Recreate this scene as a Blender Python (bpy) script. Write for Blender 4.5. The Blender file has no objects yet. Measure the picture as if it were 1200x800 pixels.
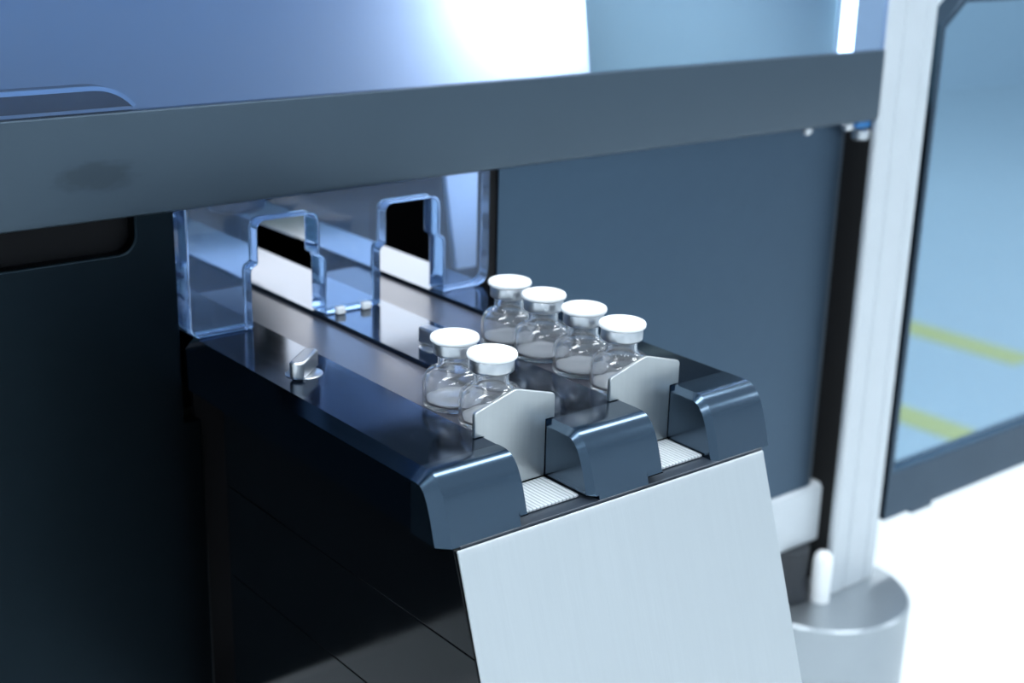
import bpy, bmesh, math, random
from mathutils import Matrix, Vector

random.seed(4)
sc = bpy.context.scene
COL = sc.collection
MM = 0.001

# ------------------------------------------------------------------ camera
R_ = (0.7814252398730731, -0.6235584504680987, 0.023440421052830136)
U_ = (0.1765138489070994, 0.25692043157949257, 0.9501761694449136)
F_ = (0.598512702984082, 0.7383540821901313, -0.31083081198596946)
C_ = (-0.2654734766971486, -0.3719454995243789, 0.19840493499986474)
cd = bpy.data.cameras.new('camera')
cam = bpy.data.objects.new('camera', cd)
COL.objects.link(cam)
m = Matrix.Identity(4)
for i in range(3):
    m[i][0], m[i][1], m[i][2], m[i][3] = R_[i], U_[i], -F_[i], C_[i]
cam.matrix_world = m
cd.sensor_width = 36
cd.lens = 48.787
cd.clip_start = 0.01
cd.clip_end = 60
cd.dof.use_dof = True
cd.dof.focus_distance = 0.535
cd.dof.aperture_fstop = 9.5
sc.camera = cam

# ------------------------------------------------------------------ world, exposure
w = bpy.data.worlds.new('room_ambience')
sc.world = w
w.use_nodes = True
bg = w.node_tree.nodes['Background']
bg.inputs[0].default_value = (0.66, 0.83, 1.0, 1)
bg.inputs[1].default_value = 0.9
sc.view_settings.view_transform = 'Standard'
sc.view_settings.look = 'None'
sc.view_settings.exposure = 0.0
sc.view_settings.gamma = 1.0
sc.cycles.use_denoising = True
sc.cycles.max_bounces = 14
sc.cycles.transmission_bounces = 14
sc.cycles.glossy_bounces = 6
sc.cycles.transparent_max_bounces = 16
sc.cycles.sample_clamp_indirect = 6.0


def area(name, loc, rot, sx, sy, power, color=(1, 1, 1)):
    l = bpy.data.lights.new(name, 'AREA')
    l.shape = 'RECTANGLE'
    l.size, l.size_y, l.energy, l.color = sx, sy, power, color
    o = bpy.data.objects.new(name, l)
    o.location = loc
    o.rotation_euler = rot
    COL.objects.link(o)
    return o


# unseen lamps added for the interior glow (above the window opening, behind the glass)
area('interior_strip_lamp', (0.295, 0.250, 0.165), (math.radians(50), 0, 0), 0.05, 0.02, 1.05, (1.0, 0.92, 0.92))
area('interior_rear_lamp', (0.40, 0.50, 0.40), (math.radians(35), 0, 0), 0.5, 0.1, 0.8, (0.90, 0.97, 1.0))
area('interior_left_lamp', (-0.15, 0.25, 0.40), (math.radians(10), 0, 0), 0.5, 0.06, 0.02, (0.75, 0.88, 1.0))


# ------------------------------------------------------------------ materials
def mat(name, base, rough=0.4, metal=0.0, ior=1.5, spec=0.5, noise=0.0, nscale=40.0, rnoise=0.0,
        stretch=None, bump=0.0, bscale=60.0, trans=0.0, emit=None, estr=0.0, coat=0.0):
    mt = bpy.data.materials.new(name)
    mt.use_nodes = True
    nt = mt.node_tree
    b = nt.nodes['Principled BSDF']
    b.inputs['Base Color'].default_value = (*base, 1)
    b.inputs['Roughness'].default_value = rough
    b.inputs['Metallic'].default_value = metal
    b.inputs['IOR'].default_value = ior
    b.inputs['Specular IOR Level'].default_value = spec
    b.inputs['Transmission Weight'].default_value = trans
    b.inputs['Coat Weight'].default_value = coat
    b.inputs['Coat Roughness'].default_value = 0.12
    if emit:
        b.inputs['Emission Color'].default_value = (*emit, 1)
        b.inputs['Emission Strength'].default_value = estr
    tc = nt.nodes.new('ShaderNodeTexCoord')
    mp = nt.nodes.new('ShaderNodeMapping')
    nt.links.new(tc.outputs['Object'], mp.inputs['Vector'])
    if stretch:
        mp.inputs['Scale'].default_value = stretch
    if noise or rnoise:
        n = nt.nodes.new('ShaderNodeTexNoise')
        n.inputs['Scale'].default_value = nscale
        n.inputs['Detail'].default_value = 4
        nt.links.new(mp.outputs[0], n.inputs['Vector'])
        if noise:
            rp = nt.nodes.new('ShaderNodeMapRange')
            rp.inputs['To Min'].default_value = 1 - noise
            rp.inputs['To Max'].default_value = 1 + noise
            nt.links.new(n.outputs['Fac'], rp.inputs['Value'])
            mx = nt.nodes.new('ShaderNodeVectorMath')
            mx.operation = 'SCALE'
            mx.inputs[0].default_value = base
            nt.links.new(rp.outputs[0], mx.inputs['Scale'])
            nt.links.new(mx.outputs[0], b.inputs['Base Color'])
        if rnoise:
            rr = nt.nodes.new('ShaderNodeMapRange')
            rr.inputs['To Min'].default_value = max(0.01, rough - rnoise)
            rr.inputs['To Max'].default_value = rough + rnoise
            nt.links.new(n.outputs['Fac'], rr.inputs['Value'])
            nt.links.new(rr.outputs[0], b.inputs['Roughness'])
    if bump:
        n2 = nt.nodes.new('ShaderNodeTexNoise')
        n2.inputs['Scale'].default_value = bscale
        n2.inputs['Detail'].default_value = 3
        nt.links.new(mp.outputs[0], n2.inputs['Vector'])
        bp = nt.nodes.new('ShaderNodeBump')
        bp.inputs['Strength'].default_value = bump
        bp.inputs['Distance'].default_value = 0.0003
        nt.links.new(n2.outputs['Fac'], bp.inputs['Height'])
        nt.links.new(bp.outputs[0], b.inputs['Normal'])
    return mt


def pane_mat(name, tint, rough=0.0, f0=1.5):
    mt = bpy.data.materials.new(name)
    mt.use_nodes = True
    nt = mt.node_tree
    nt.nodes.remove(nt.nodes['Principled BSDF'])
    out = nt.nodes['Material Output']
    tr = nt.nodes.new('ShaderNodeBsdfTransparent')
    tr.inputs[0].default_value = (*[c ** 0.5 for c in tint], 1)
    gl = nt.nodes.new('ShaderNodeBsdfGlossy')
    gl.inputs['Roughness'].default_value = rough
    fr = nt.nodes.new('ShaderNodeFresnel')
    fr.inputs['IOR'].default_value = f0
    mx = nt.nodes.new('ShaderNodeMixShader')
    ge = nt.nodes.new('ShaderNodeNewGeometry')       # same reflectance on both faces of the sheet
    mr = nt.nodes.new('ShaderNodeMapRange')
    mr.inputs['To Min'].default_value = f0
    mr.inputs['To Max'].default_value = 1 / f0
    nt.links.new(ge.outputs['Backfacing'], mr.inputs['Value'])
    nt.links.new(mr.outputs[0], fr.inputs['IOR'])
    nt.links.new(fr.outputs[0], mx.inputs[0])
    nt.links.new(tr.outputs[0], mx.inputs[1])
    nt.links.new(gl.outputs[0], mx.inputs[2])
    nt.links.new(mx.outputs[0], out.inputs['Surface'])
    return mt


M = {
    'rail': mat('black_anodised_rail', (0.040, 0.064, 0.102), 0.12, metal=1.0, noise=0.25, nscale=260, rnoise=0.04, stretch=(1, .12, 1)),
    'cap_black': mat('black_anodised_end', (0.048, 0.082, 0.122), 0.22, metal=1.0, noise=0.04, nscale=60, coat=0.5),
    'gloss_black': mat('gloss_black_side', (0.0012, 0.0015, 0.002), 0.10, spec=0.2, noise=0.3, nscale=80, rnoise=0.03),
    'black': mat('matt_black_recess', (0.002, 0.002, 0.003), 0.6, spec=0.2, noise=0.2),
    'fascia_dimmed': mat('slate_fascia_dimmed', (0.009, 0.015, 0.020), 0.34, metal=1.0, noise=0.06, nscale=90, rnoise=0.01),  # slate finish of the left panel, darkened for the black tray it reflects
    'fascia': mat('slate_anodised_fascia', (0.062, 0.100, 0.145), 0.36, metal=1.0, noise=0.05, nscale=90, rnoise=0.01),
    'beam': mat('charcoal_beam', (0.060, 0.088, 0.116), 0.40, metal=0.65, spec=0.4, noise=0.07, nscale=14, rnoise=0.01),
    'floorchan': mat('grey_channel_floor', (0.10, 0.105, 0.13), 0.32, metal=0.5, noise=0.15, nscale=200, rnoise=0.05, stretch=(1, .1, 1)),
    'steel': mat('brushed_steel', (0.50, 0.525, 0.53), 0.36, metal=1.0, noise=0.05, nscale=500, rnoise=0.05, stretch=(1, .05, .05), bump=0.15, bscale=900),
    'plate_steel': mat('brushed_steel_front', (0.56, 0.595, 0.61), 0.42, metal=0.85, noise=0.035, nscale=500, rnoise=0.04, stretch=(1, .05, .05), bump=0.12, bscale=900),
    'satin': mat('satin_aluminium', (0.60, 0.62, 0.64), 0.30, metal=1.0, noise=0.06, nscale=300, rnoise=0.05),
    'alu_white': mat('pale_aluminium_profile', (0.56, 0.60, 0.63), 0.4, metal=0.25, noise=0.05, nscale=50, rnoise=0.05),
    'ribbed': None,
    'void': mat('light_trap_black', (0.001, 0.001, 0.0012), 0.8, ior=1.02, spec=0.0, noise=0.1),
    'highlight_disc': mat('white_highlight_disc', (0.97, 0.98, 1.0), 0.10, ior=1.45, trans=0.36, noise=0.05, nscale=200),
    'added_glow': mat('added_glow_panel', (0.9, 0.92, 0.95), 0.4, emit=(0.95, 0.95, 1.0), estr=3.0),
    'cap_white': mat('white_plastic_cap', (0.9, 0.92, 0.93), 0.45, noise=0.02, nscale=300),
    'vial_glass': mat('veiled_vial_glass', (0.985, 0.992, 1.0), 0.0, ior=1.5, trans=0.965),  # slight white diffuse veil stands in for light along the rims
    'acrylic': mat('blue_tinted_acrylic', (0.36, 0.57, 0.93), 0.0, ior=1.49, trans=0.93),
    'window': pane_mat('blue_window_glass', (0.40, 0.545, 0.76), 0.0, 1.45),
    'door_glass': pane_mat('blue_door_glass', (0.31, 0.48, 0.62), 0.0, 1.4),
    'white_panel': mat('pale_interior_panel', (0.48, 0.53, 0.58), 0.5, noise=0.02),
    'blue_wall': mat('pale_interior_wall', (0.38, 0.53, 0.53), 0.5, noise=0.04, nscale=6),
    'dark_int': mat('dark_interior_metal', (0.03, 0.04, 0.055), 0.3, spec=0.6, noise=0.2),
    'mid_int': mat('grey_interior_metal', (0.30, 0.34, 0.40), 0.3, metal=0.6, noise=0.1),
    'tube': mat('lit_tube', (0.9, 0.95, 1), 0.3, emit=(0.9, 0.95, 1.0), estr=9.0),
    'lampface': mat('lit_ceiling_panel', (0.9, 0.95, 1), 0.3, emit=(0.93, 0.97, 1.0), estr=18.0),
    'white_edge': mat('white_cover_edge', (0.6, 0.66, 0.72), 0.3, noise=0.03),
    'cover_dark': mat('dark_cover', (0.05, 0.07, 0.09), 0.3, noise=0.1),
    'rubber': mat('dark_rubber', (0.02, 0.024, 0.03), 0.5, noise=0.2),
    'grey_paint': mat('grey_satin_metal', (0.36, 0.40, 0.43), 0.38, metal=0.9, noise=0.04),
    'blue_bit': mat('blue_plastic', (0.03, 0.2, 0.5), 0.35, noise=0.1),
    'epoxy': mat('pale_epoxy_floor', (0.78, 0.80, 0.80), 0.35, noise=0.03, nscale=2),
    'yellow': mat('yellow_floor_tape', (0.95, 0.78, 0.22), 0.5, noise=0.05),
    'wall': mat('pale_room_wall', (0.78, 0.82, 0.85), 0.6, noise=0.02, nscale=3),
    'frame_dark': mat('dark_door_frame', (0.055, 0.085, 0.12), 0.35, metal=1.0, noise=0.1),
}


def ribbed():
    mt = mat('ribbed_white_strip', (0.82, 0.84, 0.85), 0.4, metal=0.2)
    nt = mt.node_tree
    b = nt.nodes['Principled BSDF']
    tc = nt.nodes.new('ShaderNodeTexCoord')
    wv = nt.nodes.new('ShaderNodeTexWave')
    wv.bands_direction = 'X'
    wv.inputs['Scale'].default_value = 170
    wv.inputs['Distortion'].default_value = 0.4
    nt.links.new(tc.outputs['Object'], wv.inputs['Vector'])
    bp = nt.nodes.new('ShaderNodeBump')
    bp.inputs['Strength'].default_value = 0.5
    bp.inputs['Distance'].default_value = 0.0003
    nt.links.new(wv.outputs['Fac'], bp.inputs['Height'])
    nt.links.new(bp.outputs[0], b.inputs['Normal'])
    rp = nt.nodes.new('ShaderNodeValToRGB')
    rp.color_ramp.elements[0].color = (0.30, 0.34, 0.38, 1)
    rp.color_ramp.elements[1].color = (0.66, 0.70, 0.72, 1)
    rp.color_ramp.elements[1].position = 0.35
    nt.links.new(wv.outputs['Fac'], rp.inputs[0])
    nt.links.new(rp.outputs[0], b.inputs['Base Color'])
    return mt


M['ribbed'] = ribbed()


def smudge(mt, cx, cz, rx, rz):
    """a faint wiped smear on the beam, a stain with a shape of its own"""
    nt = mt.node_tree
    b = nt.nodes['Principled BSDF']
    src = b.inputs['Base Color'].links[0].from_socket
    tc = nt.nodes.new('ShaderNodeTexCoord')
    mp = nt.nodes.new('ShaderNodeMapping')
    mp.vector_type = 'POINT'
    mp.inputs['Location'].default_value = (-cx / rx, 0, -cz / rz)
    mp.inputs['Scale'].default_value = (1000 / rx, 0, 1000 / rz)
    nt.links.new(tc.outputs['Object'], mp.inputs['Vector'])
    nz = nt.nodes.new('ShaderNodeTexNoise')
    nz.inputs['Scale'].default_value = 1.6
    nt.links.new(mp.outputs[0], nz.inputs['Vector'])
    ln = nt.nodes.new('ShaderNodeVectorMath')
    ln.operation = 'LENGTH'
    nt.links.new(mp.outputs[0], ln.inputs[0])
    ad = nt.nodes.new('ShaderNodeMath')
    ad.operation = 'ADD'
    nt.links.new(ln.outputs['Value'], ad.inputs[0])
    nt.links.new(nz.outputs['Fac'], ad.inputs[1])
    rp = nt.nodes.new('ShaderNodeMapRange')
    rp.inputs['From Min'].default_value = 1.2
    rp.inputs['From Max'].default_value = 1.75
    rp.inputs['To Min'].default_value = 0.72
    rp.inputs['To Max'].default_value = 1.0
    nt.links.new(ad.outputs[0], rp.inputs['Value'])
    sc_ = nt.nodes.new('ShaderNodeVectorMath')
    sc_.operation = 'SCALE'
    nt.links.new(src, sc_.inputs[0])
    nt.links.new(rp.outputs[0], sc_.inputs['Scale'])
    nt.links.new(sc_.outputs[0], b.inputs['Base Color'])


smudge(M['beam'], -46, 81.5, 16, 6)


# ------------------------------------------------------------------ mesh helpers (millimetres in, metres out)
def link(name, bm, material, parent=None, smooth=35, bevel=0.0, seg=2):
    bmesh.ops.recalc_face_normals(bm, faces=bm.faces)
    me = bpy.data.meshes.new(name)
    bm.to_mesh(me)
    bm.free()
    me.materials.append(material)
    if smooth:
        me.shade_smooth()
        me.set_sharp_from_angle(angle=math.radians(smooth))
    o = bpy.data.objects.new(name, me)
    COL.objects.link(o)
    if parent:
        o.parent = parent
    if bevel:
        md = o.modifiers.new('bevel', 'BEVEL')
        md.width = bevel * MM
        md.segments = seg
        md.limit_method = 'ANGLE'
        md.angle_limit = math.radians(40)
    return o


def empty(name, loc=(0, 0, 0)):
    o = bpy.data.objects.new(name, None)
    o.empty_display_size = 0.01
    o.location = [c * MM for c in loc]
    COL.objects.link(o)
    return o


def tag(o, label=None, cat=None, group=None, kind=None):
    for k, v in (('label', label), ('category', cat), ('group', group), ('kind', kind)):
        if v:
            o[k] = v
    return o


AX = {'X': lambda u, v, t: (t, u, v), 'Y': lambda u, v, t: (u, t, v), 'Z': lambda u, v, t: (u, v, t)}


def prism(bm, poly, axis, a, b):
    f = AX[axis]
    A = [bm.verts.new([c * MM for c in f(u, v, a)]) for u, v in poly]
    B = [bm.verts.new([c * MM for c in f(u, v, b)]) for u, v in poly]
    n = len(poly)
    bm.faces.new(A)
    bm.faces.new(B[::-1])
    for i in range(n):
        j = (i + 1) % n
        bm.faces.new((A[i], B[i], B[j], A[j]))
    return A + B


def box(bm, x0, x1, y0, y1, z0, z1):
    return prism(bm, [(x0, y0), (x1, y0), (x1, y1), (x0, y1)], 'Z', z0, z1)


def lathe(bm, prof, c=(0, 0, 0), n=48, closed=False):
    rings = []
    for r, z in prof:
        if r < 1e-6:
            rings.append([bm.verts.new(((c[0]) * MM, c[1] * MM, (c[2] + z) * MM))])
        else:
            rings.append([bm.verts.new(((c[0] + r * math.cos(2 * math.pi * k / n)) * MM,
                                        (c[1] + r * math.sin(2 * math.pi * k / n)) * MM,
                                        (c[2] + z) * MM)) for k in range(n)])
    pairs = list(zip(rings, rings[1:]))
    if closed:
        pairs.append((rings[-1], rings[0]))
    for p, q in pairs:
        if len(p) == 1 and len(q) == 1:
            continue
        for k in range(n):
            j = (k + 1) % n
            if len(p) == 1:
                bm.faces.new((p[0], q[j], q[k]))
            elif len(q) == 1:
                bm.faces.new((p[k], p[j], q[0]))
            else:
                bm.faces.new((p[k], p[j], q[j], q[k]))


def arc(cx, cy, r, a0, a1, n=6):
    return [(cx + r * math.cos(math.radians(a0 + (a1 - a0) * i / n)),
             cy + r * math.sin(math.radians(a0 + (a1 - a0) * i / n))) for i in range(n + 1)]


def boxo(name, material, parent, *b, bevel=0.0, seg=2):
    bm = bmesh.new()
    box(bm, *b)
    return link(name, bm, material, parent, bevel=bevel, seg=seg)


def struct(o):
    o['kind'] = 'structure'
    return o


# ------------------------------------------------------------------ setting
FZ = -900
struct(boxo('floor', M['epoxy'], None, -3500, 9000, -3600, 4500, FZ - 60, FZ))
struct(boxo('wall_back', M['wall'], None, -3500, 9000, 4500, 4600, FZ, 1900))
struct(boxo('wall_left', M['wall'], None, -3600, -3500, -3600, 4500, FZ, 1900))
struct(boxo('wall_front', M['wall'], None, -3500, 9000, -3700, -3600, FZ, 1900))

# ------------------------------------------------------------------ machine
mach = tag(empty('dispensing_machine', (0, 188, FZ)),
           'dark grey laboratory machine with blue window and long charcoal front beam', 'machine')


def mpart(name, bm, material, **k):
    o = link(name, bm, material, None, **k)
    o.parent = mach
    o.matrix_parent_inverse = Matrix.Translation((0, -0.188, -FZ * MM))
    return o


def mbox(name, material, *b, bevel=0.0, seg=2):
    bm = bmesh.new()
    box(bm, *b)
    return mpart(name, bm, material, bevel=bevel, seg=seg)


XR = 471
bm = bmesh.new()
prism(bm, [(174.2, 62.5), (172.8, 63.4), (172, 65.6), (172, 106.4), (172.5, 107), (178, 107), (178, 62.5)], 'X', -640, XR)
mpart('front_beam', bm, M['beam'])
tag(mbox('window_pane', M['window'], -640, XR, 173.2, 176, 107.2, 440), 'blue tinted window glass')
# left fascia panel with finger recess, open behind the beam
rec = [(-24, 61.5), (-24, 51)] + arc(-32, 51, 8, 0, -90)[1:] + [(-300, 43), (-300, 61.5)]
outl = [(-640, 61.5), (-640, -193), (3.2, -193)] + arc(1.2, -42.5, 2, 0, 90, 4) + [(-5.5, -40.5), (-5.5, 61.5)] + rec
bm = bmesh.new()
prism(bm, outl, 'Y', 188, 196)
mpart('fascia_panel', bm, M['fascia_dimmed'], bevel=0.9)
mbox('recess_back', M['black'], -304, -20, 196.2, 198, 38, 61.5)
# right fascia panel with folded right edge
bm = bmesh.new()
pr = [(177, 188), (455, 188)] + [(455 + 14 * math.sin(math.radians(a)), 202 - 14 * math.cos(math.radians(a))) for a in (15, 30, 45, 60, 75, 90)] + \
     [(469, 204), (466, 204), (466, 202), (455, 192), (177, 192)]
prism(bm, pr, 'Z', -193, 61.5)
mpart('fascia_panel', bm, M['fascia'])
mbox('bulkhead', M['black'], 3.6, 176.5, 197, 200, -193, -26)
mbox('guard_gap_shade', M['black'], 168, 176.8, 189, 200, -26, 62)  # black strip put in for the shade of the gap beside the guard
mbox('corner_gap_shade', M['black'], 465, 471.3, 205, 209, -237, 62)  # black strip stands in for the shaded gap next to the post
# lower rail of the frame
bm = bmesh.new()
prism(bm, [(186, -196.5), (189, -193.3), (214, -193.3), (214, -237), (186, -237)], 'X', -640, 471.2)
tag(mpart('bottom_rail', bm, M['alu_white'], bevel=1.0), 'pale aluminium bottom rail')
# interior
mbox('interior_wall', M['blue_wall'], -640, 471.2, 660, 664, -190, 440)
mbox('interior_side', M['blue_wall'], -644, -640, 178, 664, -190, 440)
mbox('interior_side', M['blue_wall'], 470.5, 471.2, 212, 659.5, -190, 439.5)
mbox('interior_roof', M['blue_wall'], -640, 471.2, 178, 664, 440, 444)
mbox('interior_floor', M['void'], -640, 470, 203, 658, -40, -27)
bm = bmesh.new()
prism(bm, [(-330, 70), (338, 70), (338, 84), (325, 170), (325, 430), (-330, 430)], 'Y', 300, 304)
tag(mpart('partition', bm, M['white_panel']), 'pale lit partition panel')
bm = bmesh.new()
prism(bm, [(214, 69.8), (229, -26.5), (326, -26.5), (326, 69.8)], 'Y', 299, 303)  # same partition, given a whiter colour in place of stronger light
tag(mpart('partition_lower', bm, M['cap_white']), 'lower part of the partition, whitened to look lit')
tag(mbox('emissive_panel', M['added_glow'], -60, 469, 652, 659.6, 96, 270), 'unseen white glow panel added on the rear inner wall')  # unseen emitter, added to brighten the reflections in the rail tops
bm = bmesh.new()
lathe(bm, [(0, 0), (4.5, 0), (4.5, 260), (0, 260)], (465, 198, 100.5), 20)
tag(mpart('lamp_tube', bm, M['tube']), 'glowing white light tube')
# rounded cover lid seen at the foot of the window
bm = bmesh.new()
prof = [(-300, 108), (-300, 117)] + [(-42, 117)] + arc(-42, 93, 24, 88, 40, 6) + [(-23.2, 108)]
prism(bm, prof, 'Y', 180, 190)
lid = mpart('inner_cover', bm, M['cover_dark'], bevel=0.6)
bm = bmesh.new()
o_ = [(-300, 117.1), (-42, 117.1)] + arc(-42, 93, 24.1, 88, 40, 6)
i_ = [(-300, 115.4), (-42, 115.4)] + arc(-42, 93, 22.4, 88, 40, 6)
prism(bm, o_ + i_[::-1], 'Y', 179.6, 182)
e = link('cover_edge', bm, M['white_edge'], lid)
# screws under the beam at the right end
for x, y, z, r in ((413, 181, 60.4, 3.6), (452.5, 181, 60, 4)):
    bm = bmesh.new()
    bmesh.ops.create_uvsphere(bm, u_segments=20, v_segments=12, radius=r * MM)
    bmesh.ops.translate(bm, verts=bm.verts, vec=(x * MM, y * MM, z * MM))
    lathe(bm, [(1.6, 0), (1.6, 5), (0, 5)], (x, y, z), 12)
    tag(mpart('knob', bm, M['satin']), 'round bright metal knob')
bm = bmesh.new()
lathe(bm, [(0, 0), (4.5, 0), (5.8, 1.2), (5.8, 6), (3, 7), (0, 7)], (465, 180, 50), 24)
tag(mpart('foot_stud', bm, M['satin']), 'bright metal stud')
tag(mbox('blue_spacer', M['blue_bit'], 458, 471.2, 177, 184, 58, 62.4, bevel=0.6), 'small blue spacer')
# carriage inside behind the guard
bm = bmesh.new()
box(bm, 46, 130, 330, 400, 40, 90)
lathe(bm, [(0, 0), (16, 0), (16, 30), (0, 30)], (92, 322, 24), 24)
lathe(bm, [(0, 0), (9, 0), (9, 26), (0, 26)], (60, 336, 20), 20)
mpart('gripper_carriage', bm, M['dark_int'], bevel=2)
bm = bmesh.new()
lathe(bm, [(0, -250), (17, -250), (17, 250), (0, 250)], (0, 0, 0), 28)
bmesh.ops.rotate(bm, verts=bm.verts, cent=(0, 0, 0), matrix=Matrix.Rotation(math.radians(90), 3, 'X'))
bmesh.ops.translate(bm, verts=bm.verts, vec=(-0.045, 0.48, 0.012))
mpart('drive_roller', bm, M['mid_int'])
# hidden carcass legs that bring the frame to the floor
for x, y in ((-600, 560), (-600, 205), (440, 620)):
    mbox('leg', M['alu_white'], x - 20, x + 20, y - 20, y + 20, FZ, -237)
mbox('base_frame', M['alu_white'], -640, 471.2, 214.5, 659.5, -237, -191)

# ------------------------------------------------------------------ feed tray
tray = tag(empty('vial_feed_tray', (80, 60, -25)),
           'black two lane vial feed tray with rounded rail ends and brushed steel front', 'tray')
TI = Matrix.Translation((-0.08, -0.06, 0.025))


def tpart(name, bm, material, **k):
    o = link(name, bm, material, None, **k)
    o.parent = tray
    o.matrix_parent_inverse = TI
    return o


X = [0, 35, 66.1, 104.6, 134.5, 167.1]
YE = 590
# rails
bm = bmesh.new()
prism(bm, [(0, 0), (X[1] - .4, 0), (X[1], -.4), (X[1], -24), (-4.5, -24), (-4.5, -4.6)], 'Y', 6, 186)
prism(bm, [(0.2, 0), (X[1] - .4, 0), (X[1], -.4), (X[1], -24), (0.2, -24)], 'Y', 186, YE)
tpart('rail', bm, M['rail'], smooth=20)
for a, b in ((X[2], X[3]), (X[4], X[5])):
    bm = bmesh.new()
    prism(bm, [(a + .4, 0), (b - .4, 0), (b, -.4), (b, -24), (a, -24), (a, -.4)], 'Y', 14.2, YE)
    tpart('rail', bm, M['rail'], smooth=20)


def bez(p0, p1, p2, p3, n=14):
    out = []
    for i in range(n + 1):
        t = i / n
        s = 1 - t
        out.append(tuple(s ** 3 * p0[k] + 3 * s * s * t * p1[k] + 3 * s * t * t * p2[k] + t ** 3 * p3[k] for k in (0, 1)))
    return out


def end_cap(xa, xb, ch, notches, back=14.1):
    """quarter round nose: sections along x, chamfered on the left edge"""
    bm = bmesh.new()
    curve = bez((2.4, 0), (-6.0, 0), (-9.3, -8), (-13.7, -25.5), 18)

    def prof(inset, zb):
        pts = []
        for i, (y, z) in enumerate(curve):
            j, k = max(i - 1, 0), min(i + 1, len(curve) - 1)
            ty, tz = curve[k][0] - curve[j][0], curve[k][1] - curve[j][1]
            L = math.hypot(ty, tz)
            ny, nz = tz / L, -ty / L           # outward is (ny, nz) turned
            y2, z2 = y - inset * ny, z - inset * nz
            pts.append((y2, max(z2, zb)))
        return [(back, -inset), *pts, (back, zb)]
    secs = [(xa, ch, notches[0] if notches[0] else -25.5), (xa + ch, 0, notches[0] if notches[0] else -25.5)]
    rings = []
    for x, ins, zb in secs:
        rings.append([bm.verts.new((x * MM, y * MM, z * MM)) for y, z in prof(ins, zb)])
    A, B = rings
    n = len(A)
    bm.faces.new(A)
    bm.faces.new(B[::-1])
    for i in range(n):
        j = (i + 1) % n
        bm.faces.new((A[i], B[i], B[j], A[j]))
    edges = [xa + ch] + [q for q in notches[2]] + [xb]
    zs = notches[1]
    for (p, q), zb in zip(zip(edges, edges[1:]), zs):
        prism(bm, prof(0, zb), 'X', p, q)
    bmesh.ops.remove_doubles(bm, verts=bm.verts, dist=1e-6)
    return tpart('end_cap', bm, M['cap_black'], smooth=25)


end_cap(-4.5, X[1], 4.5, (None, [-25.5, -21.5], [31.5]), 5.9)
end_cap(X[2], X[3], 2.6, (-23.2, [-23.2, -25.5, -22.3], [70.5, 96.5]))
end_cap(X[4], X[5], 2.6, (None, [-25.5], []))
# channels
for a, b in ((X[1], X[2]), (X[3], X[4])):
    bm = bmesh.new()
    box(bm, a + .1, b - .1, 16.6, 262, -6, -2.05)
    tpart('channel_floor', bm, M['floorchan'], bevel=0.3)
    bm = bmesh.new()
    box(bm, a + .3, b - .8, -7, 14.2, -25, -23.8)
    tag(tpart('ribbed_strip', bm, M['ribbed'], bevel=0.3), 'white finely ribbed strip')
    # stop plate: lower body in the lane, wider peaked head above the rails
    cx = (a + b) / 2
    hw = (b - a) / 2 - .15
    pts = [(cx - hw, -23.7), (cx + hw, -23.7), (cx + hw, .15), (cx + 19.8, .15), (cx + 19.8, 8.3)] + arc(cx + 18, 8.9, 1.8, 0, 70, 4)
    pts += [(cx + 2.5, 15.3), (cx, 15.8), (cx - 2.5, 15.3)] + arc(cx - 18, 8.9, 1.8, 110, 180, 4) + [(cx - 19.8, .15), (cx - hw, .15)]
    bm = bmesh.new()
    prism(bm, pts, 'Y', 14.5, 16.3)
    tag(tpart('stop_plate', bm, M['steel'], bevel=0.35), 'brushed steel stop plate with peaked top')
# front plate: flange, bend, slope
sl = 0.335
outer = [(-15.6, -25.6), (-16.3, -26.4)] + [(-16.8, -28.3), (-16.8 - sl * 220, -248.3)]
inner = [(y + 0.9, z - .4) for i, (y, z) in enumerate(outer)]
inner[0] = (-14.7, -26.6)
inner[-1] = (outer[-1][0] + 0.9, outer[-1][1])
bm = bmesh.new()
prism(bm, outer + inner[::-1], 'X', 0.8, 161.5)
tag(tpart('front_plate', bm, M['plate_steel'], bevel=0.2), 'brushed steel sloping front plate')
bm = bmesh.new()
box(bm, 3.4, 163, -14.0, 17, -27.5, -25.3)
tpart('darkened_flange', bm, M['dark_int'], bevel=0.3)  # flange of the steel sheet, coloured dark for its dim reflection


# black gloss side body made of stacked panels with fine joints
def yf(z):
    return -15.75 - sl * (-28.3 - z)


levels = [-24.2, -64, -109, -165, -246]
for z1, z0 in zip(levels, levels[1:]):
    z0b = z0 + .35
    bm = bmesh.new()
    prism(bm, [(160.5, z1), (yf(min(z1, -28.5)) + (2.6 if z1 > -28 else .2), z1), (yf(z0b) + .2, z0b), (160.5, z0b)], 'X', 0.4, 3)
    tpart('side_panel', bm, M['gloss_black'], bevel=0.3)
bm = bmesh.new()
prism(bm, [(158, -29), (yf(-29) + 4, -29), (yf(-245) + 4, -245), (158, -245)], 'X', 3.2, 160)
tpart('tray_body', bm, M['black'])
bm = bmesh.new()
box(bm, 20, 150, 158, 187, -120, -60)
tpart('mounting_block', bm, M['black'])


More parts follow.
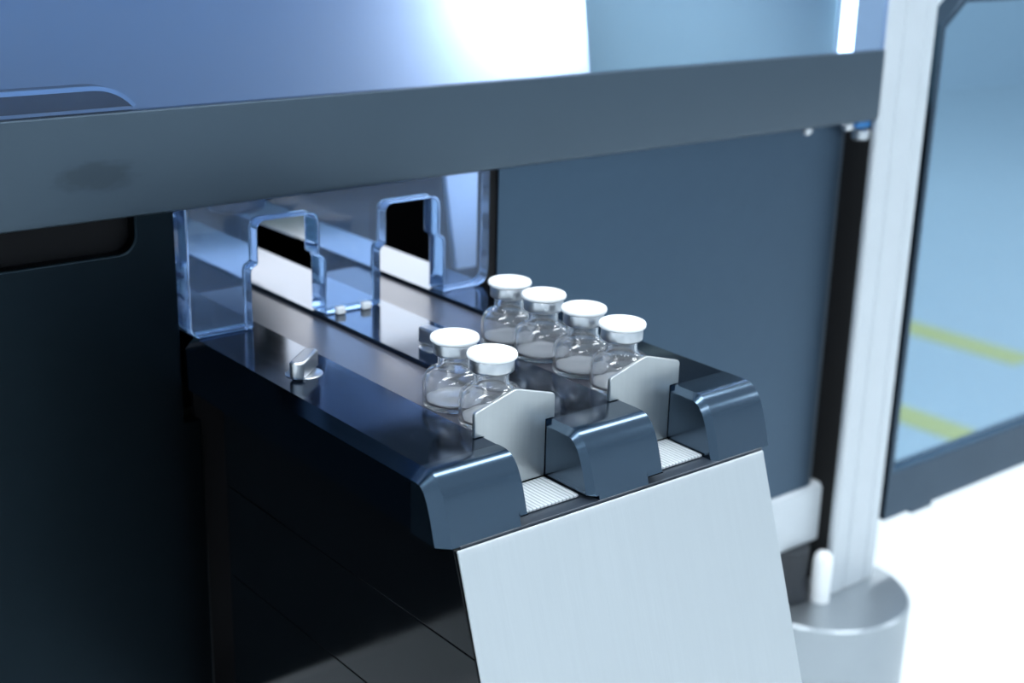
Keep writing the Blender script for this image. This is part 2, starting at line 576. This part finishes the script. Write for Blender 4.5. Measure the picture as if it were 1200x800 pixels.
# turn latches on the rails
def latch(cx, cy, ang, lab):
    r = 8.0
    bm = bmesh.new()
    lathe(bm, [(0, .02), (r, .02), (r, .30), (r - .3, .5), (0, .5)], (cx, cy, 0), 40)
    base = tpart('latch', bm, M['satin'])
    tag(base, lab)
    bm = bmesh.new()
    hw, hl = 3.6, 8.6
    outline = arc(hl - 1.4, 0, hw, -62, 62, 8) + arc(-hl + 1.4, 0, hw, 118, 242, 8)
    prism(bm, outline, 'Z', .5, 8.3)
    bmesh.ops.rotate(bm, verts=bm.verts, cent=(0, 0, 0), matrix=Matrix.Rotation(math.radians(ang), 3, 'Z'))
    bmesh.ops.translate(bm, verts=bm.verts, vec=(cx * MM, cy * MM, 0))
    o = link('latch_lever', bm, M['satin'], base, bevel=1.1, seg=3)
    return base


latch(16.2, 115.3, 40, 'turned metal latch on round base')
latch(83.0, 112.0, -86, 'metal latch lying along the rail')

# ------------------------------------------------------------------ acrylic guard
guard = tag(empty('acrylic_guard', (82, 188, 0)),
            'clear bluish acrylic guard with two bottle shaped openings standing on the rails', 'guard')
GI = Matrix.Translation((-0.082, -0.188, 0))


def key(a, b, na, nb, ztop, zs0, zs1, zb):
    """opening outline from its right foot to its left foot, going up and over"""
    r = 4
    return [(b, zb), (b, zs0)] + [(b - .6, zs0 + 1.6), (nb + .4, zs1 - 1.2), (nb, zs1)] + arc(nb - r, ztop - r, r, 0, 90) + \
        arc(na + r, ztop - r, r, 90, 180) + [(na, zs1), (na - .4, zs1 - 1.2), (a + .6, zs0 + 1.6), (a, zs0), (a, zb)]


z0 = .25
out = [(-3.2, 78), (-3.2, z0 + 6)] + arc(2.8, z0 + 6, 6, 180, 270)[1:]
out += key(28.6, 67.4, 32.4, 64.0, 50.6, 27.2, 31.5, z0)[::-1]
out += key(99.3, 137.4, 102.8, 134.0, 50.4, 27.2, 31.5, z0)[::-1]
out += arc(158.6, z0 + 8, 8, 270, 360) + [(166.6, 78)]
bm = bmesh.new()
prism(bm, out, 'Y', 182, 195)
o = link('guard_plate', bm, M['acrylic'], None, bevel=0.9, seg=3, smooth=30)
o.parent = guard
o.matrix_parent_inverse = GI
for x in (74.6, 89.3):
    bm = bmesh.new()
    box(bm, x - 2.4, x + 2.4, 178.6, 181.9, .1, 3.8)
    o = link('clip', bm, M['cap_white'], None, bevel=0.7)
    tag(o, 'small white clip at the foot of the guard')
    o.parent = guard
    o.matrix_parent_inverse = GI


# ------------------------------------------------------------------ vials
def make_vial():
    root = empty('vial')
    bm = bmesh.new()
    outer = [(0, .3), (9.5, .3), (10.2, 0), (12.2, 0), (12.8, .35), (13, 1.1), (13, 9.0)]
    outer += [(6.9 + 6.1 * math.cos(math.radians(a)) ** .85, 9.0 + 6.6 * math.sin(math.radians(a)) ** 1.05) for a in (12, 25, 38, 50, 62, 73)]
    outer += [(7.5, 16.0), (6.9, 16.9), (6.8, 18), (6.8, 23.5)]
    inner = [(5.6, 23.5), (5.6, 17.6), (5.9, 16.6), (6.7, 15.6)]
    inner += [(6.2 + 5.6 * math.cos(math.radians(a)) ** .85, 8.6 + 6.2 * math.sin(math.radians(a)) ** 1.05) for a in (68, 55, 42, 28, 14)]
    inner += [(11.9, 8.2), (11.9, 3.0), (11.5, 2.0), (10.4, 1.5), (7, 1.7), (3, 2.1), (0, 2.2)]
    lathe(bm, outer + inner, n=64)
    link('glass_body', bm, M['vial_glass'], root, smooth=60)
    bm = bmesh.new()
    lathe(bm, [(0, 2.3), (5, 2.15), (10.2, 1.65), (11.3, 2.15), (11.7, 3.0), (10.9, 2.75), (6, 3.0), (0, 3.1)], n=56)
    mb = link('base_highlight', bm, M['highlight_disc'], root, smooth=50)  # whitish disc imitates bright reflections in the glass bottom
    mb['label'] = 'pale disc painted for the bright glints in the vial base'
    bm = bmesh.new()
    lathe(bm, [(7.0, 21.9), (8.3, 21.6), (8.85, 22.1), (8.9, 22.6), (8.9, 26.6), (8.6, 26.9), (0, 26.9), (0, 24.2), (7.0, 24.2)], n=56, closed=False)
    ring = link('crimp_ring', bm, M['satin'], root, smooth=50)
    ring['label'] = 'silver crimp ring'
    bm = bmesh.new()
    lathe(bm, [(0, 26.95), (9.4, 26.95), (9.85, 27.3), (10, 27.8), (10, 28.5), (9.7, 29.15), (9.1, 29.45), (8.4, 29.5), (8.0, 29.42), (0, 29.42)], n=64)
    cap = link('flip_cap', bm, M['cap_white'], root, smooth=50)
    cap['label'] = 'white flip off cap'
    return root


spots = [
    (119.9, 106.1, 'rearmost white capped glass vial in the row of four'),
    (119.5, 81.2, 'second glass vial from the rear in the row of four'),
    (120.4, 55.2, 'third glass vial from the rear in the row of four'),
    (119.2, 29.6, 'front vial of the row of four, against its steel stop plate'),
    (50.5, 54.4, 'rear vial of the front pair, open rail latch behind it'),
    (50.3, 29.6, 'front vial of the pair, touching the nearer steel stop plate'),
]
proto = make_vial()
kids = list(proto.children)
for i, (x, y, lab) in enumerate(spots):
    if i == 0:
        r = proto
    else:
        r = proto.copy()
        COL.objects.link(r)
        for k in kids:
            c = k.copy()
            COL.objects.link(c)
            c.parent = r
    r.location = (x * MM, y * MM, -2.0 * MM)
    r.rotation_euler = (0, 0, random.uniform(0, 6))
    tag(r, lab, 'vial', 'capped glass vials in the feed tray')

# ------------------------------------------------------------------ post, door, pedestal
post = tag(empty('frame_post', (497, 174, -276)), 'pale upright aluminium frame post between machine and glass door', 'post')
PI_ = Matrix.Translation((-.497, -.174, .276))
bm = bmesh.new()
prism(bm, [(471.6, 176.4), (471.6, 173), (473.6, 171), (485, 171), (486, 172.2), (488, 172.2), (489, 171), (507, 171), (508, 172), (510, 172), (511, 171), (520, 171), (522.3, 173), (522.3, 176.4)],
      'Z', -275.5, 460)
o = link('post_profile', bm, M['alu_white'], None, smooth=20)
o.parent = post
o.matrix_parent_inverse = PI_
bm = bmesh.new()
box(bm, 471.8, 540, 198, 202, -275.5, 62)
o = link('post_gap_shade', bm, M['black'], None)  # black sheet filling in the dark of the gap behind the post
o.parent = post
o.matrix_parent_inverse = PI_

door = tag(empty('cabinet_door', (820, 192, -245)), 'dark framed door with bluish glass at the right edge', 'door')
DI = Matrix.Translation((-.82, -.192, .245))
oo = [(548.5, -245), (1150, -245), (1150, 137), (572, 137), (548.5, 118)]
ii = [(553.5, -207), (1120, -207), (1120, 132), (574, 132), (553.5, 115.5)]
bm = bmesh.new()
n = len(oo)
vo = [[bm.verts.new((x * MM, y * MM, z * MM)) for x, z in p] for p, y in ((oo, 186), (ii, 186), (oo, 200), (ii, 200))]
for i in range(n):
    j = (i + 1) % n
    for a, b in ((0, 1), (1, 3), (3, 2), (2, 0)):
        bm.faces.new((vo[a][i], vo[a][j], vo[b][j], vo[b][i]))
f = link('door_frame', bm, M['frame_dark'], None, bevel=0.8)
bm = bmesh.new()
prism(bm, [(x + (.3 if x < 600 else -.3), z + (.3 if z < 0 else -.3)) for x, z in ii], 'Y', 191, 195)
g = link('door_pane', bm, M['door_glass'], None)
bm = bmesh.new()
box(bm, 586, 612, 188, 198, -250, -245.1)
t = link('door_tab', bm, M['frame_dark'], None, bevel=0.6)
for o in (f, g, t):
    o.parent = door
    o.matrix_parent_inverse = DI

ped = tag(empty('pedestal', (476, 182, FZ)), 'round grey pedestal below the foot of the pale post', 'pedestal')
bm = bmesh.new()
lathe(bm, [(0, 0), (62, 0), (62, -FZ - 278), (60, -FZ - 276), (0, -FZ - 276)], (0, 0, 0), 64)
link('pedestal_drum', bm, M['grey_paint'], ped, smooth=40)
foot = tag(empty('levelling_foot', (447, 193.5, -276)), 'dark round levelling foot under the pale bottom rail', 'foot')
bm = bmesh.new()
lathe(bm, [(0, 0), (17, 0), (18.5, 1.5), (18.5, 6), (16, 12), (16, 38.6), (0, 38.6)], n=40)
link('foot_body', bm, M['rubber'], foot, smooth=40)
pin = tag(empty('guide_pin', (461.5, 172, -276)), 'short white rounded pin standing on the grey pedestal', 'pin')
bm = bmesh.new()
lathe(bm, [(0, 0), (7, 0), (7, 30), (6, 34.5), (4, 37), (0, 38)], n=28)
link('pin_body', bm, M['cap_white'], pin, smooth=60)

# ------------------------------------------------------------------ floor markings
def stripe(name, pts, lab):
    bm = bmesh.new()
    prism(bm, pts, 'Z', FZ + .2, FZ + 3)
    tag(link(name, bm, M['yellow'], None), lab, 'floor marking', 'yellow floor lines')


stripe('floor_line', [(2760, 1380), (2860, 1380), (2860, 3300), (2760, 3300)], 'upper yellow floor line seen through the door glass')
stripe('floor_line', [(2200, 1100), (2290, 1100), (2290, 2300), (2200, 2300)], 'lower yellow floor line seen through the door glass')

# ------------------------------------------------------------------ ceiling lights (above the frame)
lp = None
for i, (x, y) in enumerate(((1.05, .18), (-.75, .2), (0.1, -1.5), (-1.6, -1.5), (-2.6, .6), (3.2, .2), (3.2, -1.5), (4.2, 2.4))):
    if lp is None:
        lp = empty('ceiling_light')
        bm = bmesh.new()
        box(bm, -620, 620, -170, 170, 0, 12)
        link('emissive_panel', bm, M['lampface'], lp)
        bm = bmesh.new()
        box(bm, -640, 640, -190, 190, 12.5, 40)
        link('housing', bm, M['alu_white'], lp)
        kids = list(lp.children)
        r = lp
    else:
        r = lp.copy()
        COL.objects.link(r)
        for k in kids:
            c = k.copy()
            COL.objects.link(c)
            c.parent = r
    r.location = (x, y, 1.65)
    tag(r, 'long white lit ceiling light panel ' + ('above the tray and the pale post', 'above the left end of the front beam', 'high in front of the feed tray',
                                                    'high in front of the left fascia panel', 'near the left room wall', 'above the aisle right of the glass door', 'far out over the aisle in front of the door',
                                                    'above the yellow floor lines')[i], 'light', 'ceiling light panels')
